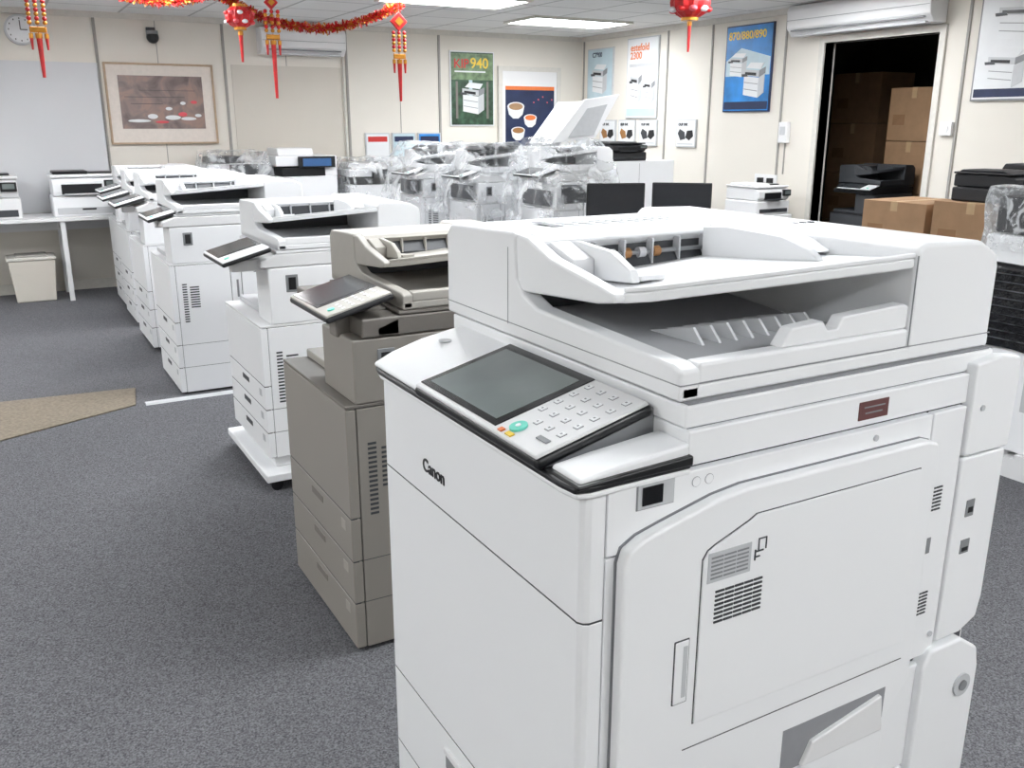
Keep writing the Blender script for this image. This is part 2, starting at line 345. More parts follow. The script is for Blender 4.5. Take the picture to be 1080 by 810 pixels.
def wrapmat(name='plastic_film',lo=.04,hi=.55,sc=5,rough=.12):
    m=bpy.data.materials.new(name); m.use_nodes=True; nt=m.node_tree
    b=nt.nodes['Principled BSDF']; b.inputs['Base Color'].default_value=(.88,.90,.92,1); b.inputs['Roughness'].default_value=rough
    b.inputs['Specular IOR Level'].default_value=.8
    out=nt.nodes['Material Output']; t=nt.nodes.new('ShaderNodeBsdfTransparent'); mx=nt.nodes.new('ShaderNodeMixShader')
    tc=nt.nodes.new('ShaderNodeTexCoord'); n=nt.nodes.new('ShaderNodeTexNoise'); n.inputs['Scale'].default_value=sc; n.inputs['Detail'].default_value=4; n.inputs['Distortion'].default_value=2.0
    r=nt.nodes.new('ShaderNodeValToRGB'); r.color_ramp.elements[0].position=.48; r.color_ramp.elements[0].color=(lo,lo,lo,1); r.color_ramp.elements[1].position=.66; r.color_ramp.elements[1].color=(hi,hi,hi,1)
    lw=nt.nodes.new('ShaderNodeLayerWeight'); lw.inputs['Blend'].default_value=.25
    ad=nt.nodes.new('ShaderNodeMath'); ad.operation='ADD'; ad.use_clamp=True
    ml=nt.nodes.new('ShaderNodeMath'); ml.operation='MULTIPLY'; ml.inputs[1].default_value=.6
    nt.links.new(tc.outputs['Object'],n.inputs['Vector']); nt.links.new(n.outputs['Fac'],r.inputs['Fac'])
    nt.links.new(lw.outputs['Fresnel'],ml.inputs[0]); nt.links.new(r.outputs['Color'],ad.inputs[0]); nt.links.new(ml.outputs[0],ad.inputs[1])
    nt.links.new(ad.outputs[0],mx.inputs['Fac']); nt.links.new(t.outputs[0],mx.inputs[1]); nt.links.new(b.outputs[0],mx.inputs[2]); nt.links.new(mx.outputs[0],out.inputs['Surface'])
    bp=nt.nodes.new('ShaderNodeBump'); bp.inputs['Strength'].default_value=.6; bp.inputs['Distance'].default_value=.03
    nt.links.new(n.outputs['Fac'],bp.inputs['Height']); nt.links.new(bp.outputs['Normal'],b.inputs['Normal'])
    return m
FILM=wrapmat()
def wrap(parent,x0,x1,y0,y1,z0,z1,m=None,amp=.02,name='plastic_wrap',taper=.08,seed=0,smooth=True):
    bm=bmesh.new(); addbox(bm,x0,x1,y0,y1,z0,z1)
    bot=[f for f in bm.faces if all(abs(v.co.z-z0)<1e-5 for v in f.verts)]
    bmesh.ops.delete(bm,geom=bot,context='FACES')
    bmesh.ops.subdivide_edges(bm,edges=bm.edges[:],cuts=13,use_grid_fill=True)
    cx,cy=(x0+x1)/2,(y0+y1)/2
    for v in bm.verts:
        k=(v.co.z-z0)/(z1-z0); f=1-taper*k**3
        v.co.x=cx+(v.co.x-cx)*f; v.co.y=cy+(v.co.y-cy)*f
        q=v.co*6+Vector((seed*3.1,seed,0)); d=noise.noise_vector(q)
        v.co+=Vector((d.x,d.y,d.z*.6))*amp
    return finish(bm,name,m or FILM,parent,smooth=smooth,recenter=False)

for i,(loc,H) in enumerate((((3.12,7.05,0),1.29),((3.22,6.25,0),1.30),((3.44,5.48,0),1.34))):
    c=copier('wrapped_photocopier',loc,w=.46,d=.50,H=H,step=.05,ppos=(-.10,.06),zc=.90,M=W,pan=True)
    wrap(c,-.13,.54,-.05,.51,H*.60,H+.05,seed=i,taper=.36,amp=.05,smooth=False)
    box('dark_front_cover',-.012,.0,.04,.42,.93,1.04,DGR,c,.004)
    if i==2:
        prism('raised_lid',[(.0,1.36),(.28,1.66),(.58,1.70),(.38,1.40)],'y',.05,.08,W,c,.006)
        prism('raised_lid_back',[(.05,1.36),(.30,1.65),(.32,1.64),(.09,1.34)],'y',.08,.44,W,c,.004)
        prism('lid_underside',[(.14,1.40),(.30,1.60),(.47,1.63),(.36,1.42)],'y',.045,.05,LGR,c,.001)
        box('dark_side_cover',.06,.44,-.012,.0,.95,1.08,DGR,c,.004)
    else:
        prism('dark_tray',[(.05,H),(.10,H+.03),(.40,H+.035),(.44,H)],'y',.06,.32,BLKM,c,.008)

def printer(name,loc,w,d,h,M=W,dark=BLK,rot=0,wrapd=False,disp=None):
    c=empty(name,loc,(0,0,R(rot)))
    box('lower_body',0,w,0,d,0,h*.45,M,c,.012,3)
    prism('upper_body',[(0.02,h*.46),(0,h*.55),(0,h*.78),(d*.0+.06,h*.86),(d,h*.86),(d,h*.46)],'x',.01,w-.01,M,c,.01,3)
    box('paper_tray_face',.03,w-.03,-.008,.01,.02,h*.2,W3 if M is W else DGR,c,.003)
    box('tray_pull',w*.4,w*.6,-.012,0,h*.14,h*.18,dark,c,.002)
    box('output_slot',.08,w*.72,-.003,.03,h*.5,h*.72,dark,c,.003)
    box('slot_tray',.1,w*.7,-.03,.03,h*.48,h*.515,W3 if M is W else DGR,c,.003)
    box('scanner_lid',.0,w,.02,d,h*.865,h*.93,M,c,.01,3)
    prism('lid_feeder',[(.06,h*.93),(.09,h),(d*.9,h),(d*.95,h*.93)],'x',w*.05,w*.55,dark if M is W else M,c,.01,3)
    box('feeder_tray',w*.5,w*.9,.1,d*.8,h*.94,h*.97,dark,c,.006)
    box('panel',w*.75,w*.97,-.02,.03,h*.6,h*.8,dark,c,.004)
    box('panel_display',w*.78,w*.94,-.022,0,h*.66,h*.77,disp or GLASS,c)
    if wrapd: wrap(c,-.03,w+.03,-.04,d+.03,0.01,h+.04,amp=.02,taper=.12,seed=w*10,smooth=False)
    return c
def desk(name,x0,x1,y0,y1,z,M=W2,xs=None):
    c=empty(name,((x0+x1)/2,(y0+y1)/2,0)); hx=(x1-x0)/2; hy=(y1-y0)/2; cx=(x0+x1)/2
    box('top',-hx,hx,-hy,hy,z-.03,z,M,c,.004)
    xs=[x-cx for x in xs] if xs else [-hx+.03,hx-.07]
    k=0
    for a in xs:
        for b in (-hy+.02,hy-.06):
            box('leg_%d'%k,a,a+.04,b,b+.04,0,z-.03,M,c,.003); k+=1
        box('side_rail_%d'%k,a+.01,a+.03,-hy+.06,hy-.06,z-.12,z-.03,M,c)
    box('back_rail',-hx+.07,hx-.07,hy-.05,hy-.03,z-.15,z-.03,M,c)
    return c
desk('office_desk',-1.6,1.62,8.68,9.24,.72,xs=(-1.56,.47,1.56))
printer('desktop_printer',(.44,8.76,.721),.56,.42,.38)
printer('desktop_printer',(-.36,8.76,.721),.56,.42,.38,M=W2)
printer('desktop_printer',(1.08,8.78,.721),.48,.40,.34,M=W)
wb=empty('waste_bin',(.04,8.80,0))
prism('bin_body',[(.02,0),(.33,0),(.36,.36),(-.01,.36)],'y',0,.30,WALLB,wb,.01)
box('bin_lid',-.02,.37,-.01,.31,.36,.385,TRIM,wb,.008); box('bin_flap',.05,.30,.04,.26,.385,.40,TRIMD,wb,.006)
def standmach(loc,w,h,zc,disp=None,wrapd=False,dk=False):
    c=empty('multifunction_printer',loc)
    box('cabinet',0,w,0,.5,.04,zc,W,c,.008)
    multi('cabinet_seams',[(0.01,w-.01,-.001,.004,zc*.4+i*.14,zc*.4+i*.14+.003) for i in range(3)],SEAM,c)
    box('feet',.03,w-.03,.03,.47,0,.04,DGR,c)
    box('mid_body',.0,w,0,.5,zc+.003,zc+(h-zc)*.45,W,c,.01)
    box('output_gap',.06,w-.12,-.002,.3,zc+(h-zc)*.45,zc+(h-zc)*.62,BLK,c)
    box('gap_column',w-.14,w,.0,.5,zc+(h-zc)*.45,zc+(h-zc)*.65,W,c,.004)
    box('rear_column',.0,w,.3,.5,zc+(h-zc)*.45,zc+(h-zc)*.65,W,c,.004)
    box('scanner',0,w,-.01,.5,zc+(h-zc)*.65,zc+(h-zc)*.85,W,c,.01)
    prism('feeder_hump',[(.04,zc+(h-zc)*.85),(.08,h),(.42,h),(.46,zc+(h-zc)*.85)],'x',.04,w*.65,BLKM if dk else W2,c,.012)
    box('screen_panel',w*.35,w*.95,-.05,-.02,zc+(h-zc)*.62,zc+(h-zc)*.84,BLK,c,.004)
    box('screen_display',w*.42,w*.88,-.053,-.03,zc+(h-zc)*.65,zc+(h-zc)*.80,disp or GLASSD,c)
    if wrapd: wrap(c,-.04,w+.04,-.08,.53,zc,h+.05,amp=.03,taper=.15,seed=w*7,smooth=False)
standmach((1.74,8.70,0),.54,1.20,.80,wrapd=True,dk=True)
standmach((2.36,8.70,0),.60,1.27,.80,disp=mat('display_blue',(60,100,150),.3))
standmach((3.08,8.70,0),.66,1.12,.74,wrapd=True)
standmach((3.95,8.70,0),.62,1.06,.72)

desk('office_desk',3.2,4.5,4.28,4.98,.72,M=W2)
def monitor(loc,rot):
    c=empty('computer_monitor',loc,(0,0,R(rot)))
    box('stand_foot',-.10,.10,-.08,.08,0,.012,BLK,c,.004); box('stand_neck',-.025,.025,.0,.03,.012,.2,BLK,c,.004)
    box('screen_shell',-.19,.19,-.03,.0,.12,.41,BLK,c,.006); box('display',-.180,.180,-.032,-.028,.135,.400,mat('monitor_display',(40,42,47),.25),c)
monitor((3.49,4.82,.721),-22); monitor((3.89,4.64,.721),-40)
cb=empty('storage_cabinet',(4.75,6.75,0))
box('carcass',0,.8,0,.45,.05,1.17,W,cb,.006); box('plinth',.02,.78,.02,.43,0,.05,DGR,cb)
multi('door_gaps',[(.399,.401,-.001,.01,.08,1.15),(.01,.79,-.001,.01,.6,.603)],SEAM,cb)
multi('door_pulls',[(.36,.37,-.02,.0,.8,.92),(.43,.44,-.02,.0,.8,.92)],MGR,cb)
printer('desktop_printer',(4.85,6.78,1.171),.40,.36,.17,M=BLKM,dark=BLK)
s=empty('printer_stand',(5.62,5.72,0)); box('stand_body',0,.42,0,.45,.04,.74,W2,s,.008); box('stand_base',.02,.40,.02,.43,0,.04,DGR,s); multi('stand_seams',[(.01,.41,-.001,.01,.3+.2*i,.303+.2*i) for i in range(2)],SEAM,s)
printer('desktop_printer',(5.64,5.74,.741),.38,.40,.26,M=W2,dark=BLK)

desk('office_desk',4.80,5.95,2.35,4.05,.74)
def cbox(name,x0,x1,y0,y1,z0,z1,m=CARD,parent=None):
    c=empty(name,((x0+x1)/2,(y0+y1)/2,z0)); hx=(x1-x0)/2; hy=(y1-y0)/2; h=z1-z0
    box('carton',-hx,hx,-hy,hy,0,h,m,c,.003)
    multi('tape',[(-hx-.001,hx+.001,-.025,.025,h-.0005,h+.001),(-hx-.001,-hx+.001,-.025,.025,h*.8,h)],TAPE,c)
    multi('flap_seam',[(-hx,hx,-.001,.001,h,h+.0014)],CARDD,c)
    multi('print_marks',[(-hx-.001,-hx+.001,hy*.3,hy*.8,h*.3,h*.5)],CARDD,c)
cbox('cardboard_box',4.88,5.36,3.56,4.02,.741,1.03)
cbox('cardboard_box',4.86,5.40,3.02,3.50,.741,1.06)
cbox('cardboard_box',4.86,5.40,2.42,2.96,.741,.94)
printer('desktop_printer',(4.90,2.50,.942),.46,.42,.32,M=BLKM,dark=BLK,rot=0)
printer('desktop_printer',(5.44,3.1,.741),.44,.42,.52,M=BLKM,dark=BLK)
printer('desktop_printer',(4.92,3.06,1.062),.42,.38,.18,M=BLKM,dark=BLK)

p=empty('wrapped_pallet_stack',(3.72,1.55,0))
multi('pallet',[(0,.8,i*.16,i*.16+.1,.09,.11) for i in range(6)]+[(x,x+.08,0,.9,0,.09) for x in (0,.36,.72)],W2,p)
box('lower_carton',.02,.78,.02,.90,.11,.56,W,p,.01); box('carton_label',.018,.022,.3,.6,.3,.45,LGR,p)
BF=mat('black_stretch_film',(24,25,28),.22,var=.5,scale=18,bump=.9)
GF=mat('grey_stretch_film',(70,72,76),.2,var=.9,scale=9,bump=.9)
wrap(p,.0,.80,.0,.92,.56,.92,m=BF,amp=.018,taper=.0,name='black_film')
box('middle_unit',.04,.78,.04,.88,.90,1.04,W,p,.012)
box('upper_unit',.06,.76,.06,.86,1.045,1.20,BLKM,p,.012)
wrap(p,.02,.78,.02,.90,.97,1.24,amp=.02,taper=.04,name='film_top',seed=3,smooth=False,m=wrapmat('clear_stretch_film',.05,.55,14))
multi('film_ridges',[(-.008,.80,-.008,.925,.60+i*.035,.606+i*.035) for i in range(9)],GF,p,.002)

# ======================= ROOM
CH=2.45; XR=6.2; YB=9.3; XL=-3.2; YF=-2.6
def carpet():
    m=bpy.data.materials.new('carpet_grey'); m.use_nodes=True; nt=m.node_tree; b=nt.nodes['Principled BSDF']
    tc=nt.nodes.new('ShaderNodeTexCoord')
    n=nt.nodes.new('ShaderNodeTexNoise'); n.inputs['Scale'].default_value=210; n.inputs['Detail'].default_value=3
    n2=nt.nodes.new('ShaderNodeTexNoise'); n2.inputs['Scale'].default_value=1.3; n2.inputs['Detail'].default_value=5
    nt.links.new(tc.outputs['Object'],n.inputs['Vector']); nt.links.new(tc.outputs['Object'],n2.inputs['Vector'])
    r=nt.nodes.new('ShaderNodeValToRGB'); r.color_ramp.elements[0].position=.30; r.color_ramp.elements[1].position=.70
    r.color_ramp.elements[0].color=(lin(68),lin(68),lin(71),1); r.color_ramp.elements[1].color=(lin(128),lin(128),lin(132),1)
    r2=nt.nodes.new('ShaderNodeValToRGB'); r2.color_ramp.elements[0].color=(.9,.9,.9,1); r2.color_ramp.elements[1].color=(1,1,1,1); r2.color_ramp.elements[0].position=.35; r2.color_ramp.elements[1].position=.65
    mx=nt.nodes.new('ShaderNodeMixRGB'); mx.blend_type='MULTIPLY'; mx.inputs[0].default_value=1
    nt.links.new(n.outputs['Fac'],r.inputs['Fac']); nt.links.new(n2.outputs['Fac'],r2.inputs['Fac'])
    nt.links.new(r.outputs[0],mx.inputs[1]); nt.links.new(r2.outputs[0],mx.inputs[2]); nt.links.new(mx.outputs[0],b.inputs['Base Color'])
    b.inputs['Roughness'].default_value=.95; b.inputs['Specular IOR Level'].default_value=.15
    bp=nt.nodes.new('ShaderNodeBump'); bp.inputs['Strength'].default_value=.3; bp.inputs['Distance'].default_value=.003
    nt.links.new(n.outputs['Fac'],bp.inputs['Height']); nt.links.new(bp.outputs['Normal'],b.inputs['Normal'])
    return m
def ceilmat():
    m=bpy.data.materials.new('ceiling_tiles'); m.use_nodes=True; nt=m.node_tree; b=nt.nodes['Principled BSDF']
    tc=nt.nodes.new('ShaderNodeTexCoord'); br=nt.nodes.new('ShaderNodeTexBrick'); br.offset=0
    br.inputs['Scale'].default_value=1; br.inputs['Brick Width'].default_value=.6; br.inputs['Row Height'].default_value=.6; br.inputs['Mortar Size'].default_value=.012
    br.inputs['Color1'].default_value=(.80,.80,.80,1); br.inputs['Color2'].default_value=(.76,.76,.76,1); br.inputs['Mortar'].default_value=(.46,.46,.46,1)
    nt.links.new(tc.outputs['Object'],br.inputs['Vector']); nt.links.new(br.outputs['Color'],b.inputs['Base Color']); b.inputs['Roughness'].default_value=.9
    return m
box('floor',XL,9.2,YF,YB+.1,-.1,0,carpet())
box('ceiling',XL,9.2,YF,YB+.1,CH,CH+.1,ceilmat())
box('wall_back',XL,9.2,YB,YB+.1,0,CH,WALL)
box('wall_left',XL-.1,XL,YF,YB,0,CH,WALL)
box('wall_front',XL,9.2,YF-.1,YF,0,CH,WALL)
DY0,DY1,DZ=4.58,5.66,2.14
multi('wall_right',[(XR,XR+.1,YF,DY0,0,CH),(XR,XR+.1,DY1,YB,0,CH),(XR,XR+.1,DY0,DY1,DZ,CH)],WALL)
multi('trim_1',[(XR-.02,XR+.12,DY0-.05,DY0,0,DZ+.05),(XR-.02,XR+.12,DY1,DY1+.05,0,DZ+.05),(XR-.02,XR+.12,DY0,DY1,DZ,DZ+.05)],TRIM)
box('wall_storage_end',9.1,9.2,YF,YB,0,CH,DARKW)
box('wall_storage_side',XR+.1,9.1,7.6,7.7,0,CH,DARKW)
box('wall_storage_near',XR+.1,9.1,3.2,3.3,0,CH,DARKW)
box('baseboard_back',XL,XR,YB-.015,YB,0,.09,TRIM)
box('baseboard_right',XR-.015,XR,DY1+.06,YB,0,.09,TRIM)
box('trim_2',XL,.98,YB-.012,YB,.72,2.02,WALLG)
multi('trim_3',[(x-.012,x+.012,YB-.012,YB,.09,CH) for x in (.985,2.10,3.32,4.36)],TRIMD)
multi('trim_4',[(x-.003,x+.003,YB-.005,YB,.09,CH) for x in (1.5,2.7,3.9)],TRIMD)
box('trim_5',2.16,3.26,YB-.010,YB,.1,2.04,WALLB)
box('trim_6',XL,XR,YB-.03,YB,CH-.05,CH,TRIM)
multi('trim_7',[(XR-.010,XR,y-.01,y+.01,.09,CH) for y in (9.25,7.72,7.05,6.1,4.36)],TRIMD)
box('trim_8',XR-.03,XR,YF,YB,CH-.05,CH,TRIM)
cyl('trim_9',(3.28,YB-.02,1.7),.012,1.3,'z',TRIM)
d1=empty('door_1',(5.12,YB,0))
box('leaf',0,.72,-.03,0,0,2.06,W2,d1,.004)
multi('frame',[(-.05,0,-.04,0,0,2.11),(.72,.77,-.04,0,0,2.11),(0,.72,-.04,0,2.06,2.11)],TRIM,d1)
box('picture_sheet',.04,.68,-.036,-.028,1.25,1.86,NAVY,d1)
box('picture_top',.04,.68,-.0365,-.028,1.86,1.90,ORA,d1)
# cartoon cups with bowl shapes
for i,(x,z,rr,m) in enumerate(((.17,1.66,.11,CARD),(.20,1.40,.09,BROWN),(.36,1.54,.085,ORA))):
    prism('picture_cup_%d'%i,[(x-rr,z+.02),(x-rr*.8,z-rr*.6),(x-rr*.3,z-rr),(x+rr*.3,z-rr),(x+rr*.8,z-rr*.6),(x+rr,z+.02)],'y',-.040-i*.0004,-.035,PAPER,d1)
    o=cyl('picture_drink_%d'%i,(x,-.0385-i*.0006,z+.02),rr,.005,'y',PAPER,d1); o.scale=(1,1,.45)
    o=cyl('picture_drink_top_%d'%i,(x,-.0400-i*.0006,z+.02),rr*.82,.005,'y',m,d1); o.scale=(1,1,.42)
multi('picture_dots',[(.40+.06*i,.415+.06*i,-.0375,-.035,1.72+.03*((i*7)%3),1.735+.03*((i*7)%3)) for i in range(5)]+[(.45+.05*i,.46+.05*i,-.0375,-.035,1.34+.05*((i*5)%4),1.35+.05*((i*5)%4)) for i in range(4)],PINK,d1)
cyl('knob',(.66,-.06,1.0),.025,.05,'y',MGR,d1)

def emis(name,col,st):
    m=bpy.data.materials.new(name); m.use_nodes=True; nt=m.node_tree; b=nt.nodes['Principled BSDF']
    b.inputs['Base Color'].default_value=(.9,.9,.9,1); b.inputs['Emission Color'].default_value=col; b.inputs['Emission Strength'].default_value=st
    return m
EM=emis('lamp_diffuser',(.955,.982,1,1),26)
LP=[(X,Y) for X in (-1.6,1.7,5.0) for Y in (-.9,2.1,5.0)]+[(-1.6,7.2),(.9,7.1),(3.4,6.95),(5.1,7.9)]  # far-left back lamp is unseen, added to keep that end from dimming
for X,Y in LP:
    l=empty('ceiling_light',(X,Y,CH-.012))
    multi('lamp_frame',[(-.56,-.53,-.30,.30,-.012,.01),(.53,.56,-.30,.30,-.012,.01),(-.53,.53,-.30,-.27,-.012,.01),(-.53,.53,.27,.30,-.012,.01)],TRIM,l)
    box('diffuser',-.53,.53,-.27,.27,-.006,.008,EM,l)

def aircon(loc,rot,L):
    c=empty('air_conditioner',loc,(0,0,R(rot)))
    prism('casing',[(0,0),(-.13,.0),(-.19,.06),(-.20,.20),(-.17,.24),(0,.24)],'x',0,L,W2,c,.01,3)
    box('louvre',.05,L-.05,-.17,-.10,-.004,.012,W3,c); box('louvre_slot',.05,L-.05,-.192,-.17,.035,.045,MGR,c)
    multi('front_line',[(.01,L-.01,-.2015,-.19,.12,.123)],SEAML,c)
aircon((2.42,YB,2.14),0,.84)
aircon((XR,5.93,2.20),-90,1.38)

cl=empty('wall_clock',(.40,YB-.02,2.27)); cyl('clock_rim',(0,0,0),.125,.04,'y',LGR,cl,32); cyl('clock_face',(0,-.012,0),.108,.03,'y',PAPER,cl,32)
multi('clock_hands',[(-.004,.004,-.030,-.027,0,.075),(0,.055,-.030,-.027,-.004,.004)],BLK,cl)
multi('clock_marks',[(-.004+.09*math.sin(a*math.pi/6),.004+.09*math.sin(a*math.pi/6),-.029,-.026,.09*math.cos(a*math.pi/6)-.006,.09*math.cos(a*math.pi/6)+.006) for a in range(12)],BLK,cl)
sc_=empty('security_camera',(1.46,YB,2.25)); box('mount',-.04,.04,-.03,0,0,.09,DGR,sc_,.006); cyl('arm',(0,-.05,.04),.012,.06,'y',DGR,sc_); sph('dome',(0,-.09,0),.055,BLK,sc_); cyl('collar',(0,-.09,.04),.05,.03,'z',MGR,sc_)

def paintmat():
    m=bpy.data.materials.new('painting_art'); m.use_nodes=True; nt=m.node_tree; b=nt.nodes['Principled BSDF']
    tc=nt.nodes.new('ShaderNodeTexCoord'); n=nt.nodes.new('ShaderNodeTexNoise'); n.inputs['Scale'].default_value=6; n.inputs['Detail'].default_value=6; n.inputs['Distortion'].default_value=1
    r=nt.nodes.new('ShaderNodeValToRGB'); e=r.color_ramp.elements
    e[0].position=.3; e[0].color=(lin(100),lin(86),lin(86),1); e[1].position=.5; e[1].color=(lin(136),lin(120),lin(116),1)
    x=e.new(.62); x.color=(lin(158),lin(130),lin(120),1)
    nt.links.new(tc.outputs['Object'],n.inputs['Vector']); nt.links.new(n.outputs['Fac'],r.inputs['Fac']); nt.links.new(r.outputs[0],b.inputs['Base Color']); b.inputs['Roughness'].default_value=.3
    return m
fp=empty('framed_painting',(1.5,YB,1.67))
multi('frame',[(-.48,-.462,-.035,0,-.36,.36),(.462,.48,-.035,0,-.36,.36),(-.462,.462,-.035,0,-.36,-.342),(-.462,.462,-.035,0,.342,.36)],WOOD,fp,.003)
box('mount_board',-.462,.462,-.022,0,-.342,.342,mat('mount_cream',(220,211,203),.6),fp)
box('art',-.37,.37,-.026,-.02,-.22,.25,paintmat(),fp)
for i,(x,z,a,m,ss) in enumerate(((-.22,-.15,.10,PAPER,.14),(-.10,-.11,.045,PAPER,.5),(-.02,-.16,.06,PINK,.2),(.08,-.12,.07,PAPER,.3),(.17,-.09,.04,PINK,.5),(.22,-.13,.07,PAPER,.22),(.05,-.04,.03,PAPER,.5),(.28,.02,.03,PINK,.5),(.18,.01,.025,PAPER,.6),(.31,-.10,.03,PAPER,.5))):
    sph('bird_%d'%i,(x,-.027,z),a,m,fp,(1,.03,ss))
multi('branches',[(-.33,.2,-.0275,-.026,.06,.064),(-.2,.3,-.0275,-.026,.12,.123),(-.28,.0,-.0275,-.026,.0,.004)],DGR,fp)

def poster(x,y,z,w,h,wall,bg,items,frame=TRIMD,name='poster'):
    c=empty(name,(x,y,z),(0,0,0 if wall=='b' else R(-90)))
    box('backing',-w/2,w/2,-.02,0,-h/2,h/2,frame,c); box('sheet',-w/2+.012,w/2-.012,-.022,-.015,-h/2+.012,h/2-.012,bg,c)
    k=0
    for it in items:
        k+=1
        if it[0]=='r':
            _,u0,u1,v0,v1,m=it; o=.0225+k*.0004
            box('block_%d'%k,(u0-.5)*w,(u1-.5)*w,-o,-.02,(v0-.5)*h,(v1-.5)*h,m,c)
        elif it[0]=='p':
            _,pts,m=it; o=.0225+k*.0004
            prism('shape_%d'%k,[((u-.5)*w,(v-.5)*h) for u,v in pts],'y',-o,-.02,m,c)
        elif it[0]=='c':
            _,u,v,r,m=it; cyl('disc_%d'%k,((u-.5)*w,-.022-k*.0004,(v-.5)*h),r,.003,'y',m,c)
        else:
            _,s_,u,v,sz,m=it
            text('lettering_%d'%k,s_,sz,((u-.5)*w,-.0235-k*.0004,(v-.5)*h),(R(90),0,0),m,c,bold=.002)
    return c
def pic(u0,u1,v0,v1):
    W_=u1-u0; H_=v1-v0
    P=lambda a,b:(u0+a*W_,v0+b*H_)
    q=lambda pts,m:('p',[P(*t) for t in pts],m)
    return [q([(0,.05),(0,.62),(.72,.55),(.72,-.05)],PAPER),q([(.72,-.05),(.72,.55),(1,.66),(1,.1)],LGR),
            q([(-.03,.64),(-.03,.82),(.74,.76),(.74,.57)],LGR),q([(.74,.57),(.74,.76),(1.02,.86),(1.02,.68)],MGR),
            q([(.05,.66),(.05,.74),(.6,.70),(.6,.61)],BLK),
            q([(.1,.86),(.3,1.02),(.95,.98),(.8,.80)],PAPER),q([(-.1,.60),(-.12,.68),(.16,.68),(.18,.60)],DGR),
            q([(.03,.42),(.03,.44),(.7,.37),(.7,.35)],MGR),q([(.03,.22),(.03,.24),(.7,.16),(.7,.14)],MGR)]
poster(4.75,YB,1.86,.54,.78,'b',GREEN,[('r',.03,.97,.62,.97,LIME),('r',.42,.5,.30,.62,PALEB),('r',.12,.17,.1,.6,TAU2),('r',.82,.87,.1,.6,TAU2),('t','KIP',.08,.78,.13,REDP),('t','940',.45,.78,.15,YEL),('r',.1,.8,.72,.74,PAPER)]+pic(.28,.76,.18,.58),frame=PAPER)
poster(XR,8.90,2.02,.50,.58,'r',PALEB,[('t','C7800',.2,.84,.07,NAVY)]+pic(.22,.78,.18,.70),frame=LGR)
poster(XR,8.12,1.96,.54,.82,'r',PAPER,[('t','estefold',.12,.84,.10,ORA),('t','2300',.12,.74,.10,ORA),('r',.04,.96,.03,.12,PALEB),('r',.1,.9,.64,.68,LGR)]+pic(.15,.5,.2,.6)+pic(.6,.92,.2,.5),frame=LGR)
poster(XR,6.54,1.98,.60,.76,'r',BLUE,[('p',[(.03,.42),(.03,.6),(.35,.74),(.97,.62),(.97,.42)],PALEB),('t','870/880/890',.06,.84,.095,YEL),('r',.03,.97,.03,.12,NAVY)]+pic(.12,.48,.42,.68)+pic(.45,.88,.18,.56),frame=NAVY)
poster(XR,3.90,2.05,.74,.80,'r',PAPER,[('t','KIP',.66,.36,.14,REDP),('t','860',.66,.20,.14,REDP),('t','8960',.3,.88,.09,REDP),('r',.03,.97,.03,.10,NAVY),('r',.55,.95,.5,.8,PALEB)]+pic(.15,.50,.12,.42)+pic(.2,.6,.5,.82),frame=MGR)
for y in (8.72,8.36,7.98,7.36):
    poster(y=y,x=XR,z=1.40,w=.30,h=.27,wall='r',bg=PAPER,items=[('t','OUR INK',.12,.78,.035,DGR),('r',.1,.9,.1,.14,LGR),('p',[(.1,.5),(.2,.66),(.45,.55),(.5,.3),(.25,.25)],BROWN if y>8 else DGR),('p',[(.5,.35),(.58,.6),(.85,.62),(.9,.4),(.7,.25)],BLKM)],frame=LGR,name='notice_sheet')
for i,(x,m) in enumerate(((3.62,PAPER),(3.92,PALEB),(4.22,BLUE))):
    poster(x,YB,1.22,.27,.36,'b',m,[('r',.1,.9,.1,.3,GREEN if i==2 else LGR),('r',.1,.9,.75,.9,NAVY if i else REDP)],frame=LGR,name='brochure_sheet')
wbx=empty('intercom_box',(XR,6.02,1.42)); box('shell',-.05,0,-.05,.05,-.09,.09,W2,wbx,.008); box('reader',-.053,-.04,-.03,.03,-.02,.05,LGR,wbx)
box('cable',-.01,0,-.004,.004,-.36,-.09,TRIMD,wbx)
sk=empty('power_socket',(XR,6.22,1.0)); box('plate',-.012,0,-.14,.14,-.05,.05,W2,sk,.003); box('plug_a',-.05,-.01,-.10,-.05,-.03,.02,BLK,sk,.004); box('plug_b',-.05,-.01,.02,.07,-.03,.02,BLK,sk,.004)
sw=empty('light_switch',(XR,4.44,1.46)); box('plate',-.03,0,-.06,.04,-.05,.05,W2,sw,.004); box('rocker',-.036,-.03,-.03,.0,-.02,.02,W,sw,.002)

for i,z in enumerate((0,.45,.9,1.35)): cbox('cardboard_box',7.0,7.5,5.12,5.60,z,z+.445,CARD)
for i,z in enumerate((0,.5,1.0,1.5)): cbox('cardboard_box',7.9,8.4,6.45,7.05,z,z+.495,CARD)
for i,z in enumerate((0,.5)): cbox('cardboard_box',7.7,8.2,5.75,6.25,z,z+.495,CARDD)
copier('photocopier',(6.42,5.20,0),w=.44,d=.50,H=1.16,M=DGR,M2=BLKM,MI=DGR,step=.07,ppos=(-.05,.0),zc=.74)

mm=mat('mat_brown',(128,118,104),.95,var=.2,scale=60,bump=.6)
prism('floor_mat',[(.575,5.51),(.53,5.16),(-.135,4.86),(-1.0,4.6),(-1.0,5.68),(-.12,5.58)],'z',0,.008,mm,None,.003)
prism('cable_cover',[(5.13,0),(5.14,.008),(5.18,.008),(5.19,0)],'x',.58,1.75,LGR,None)

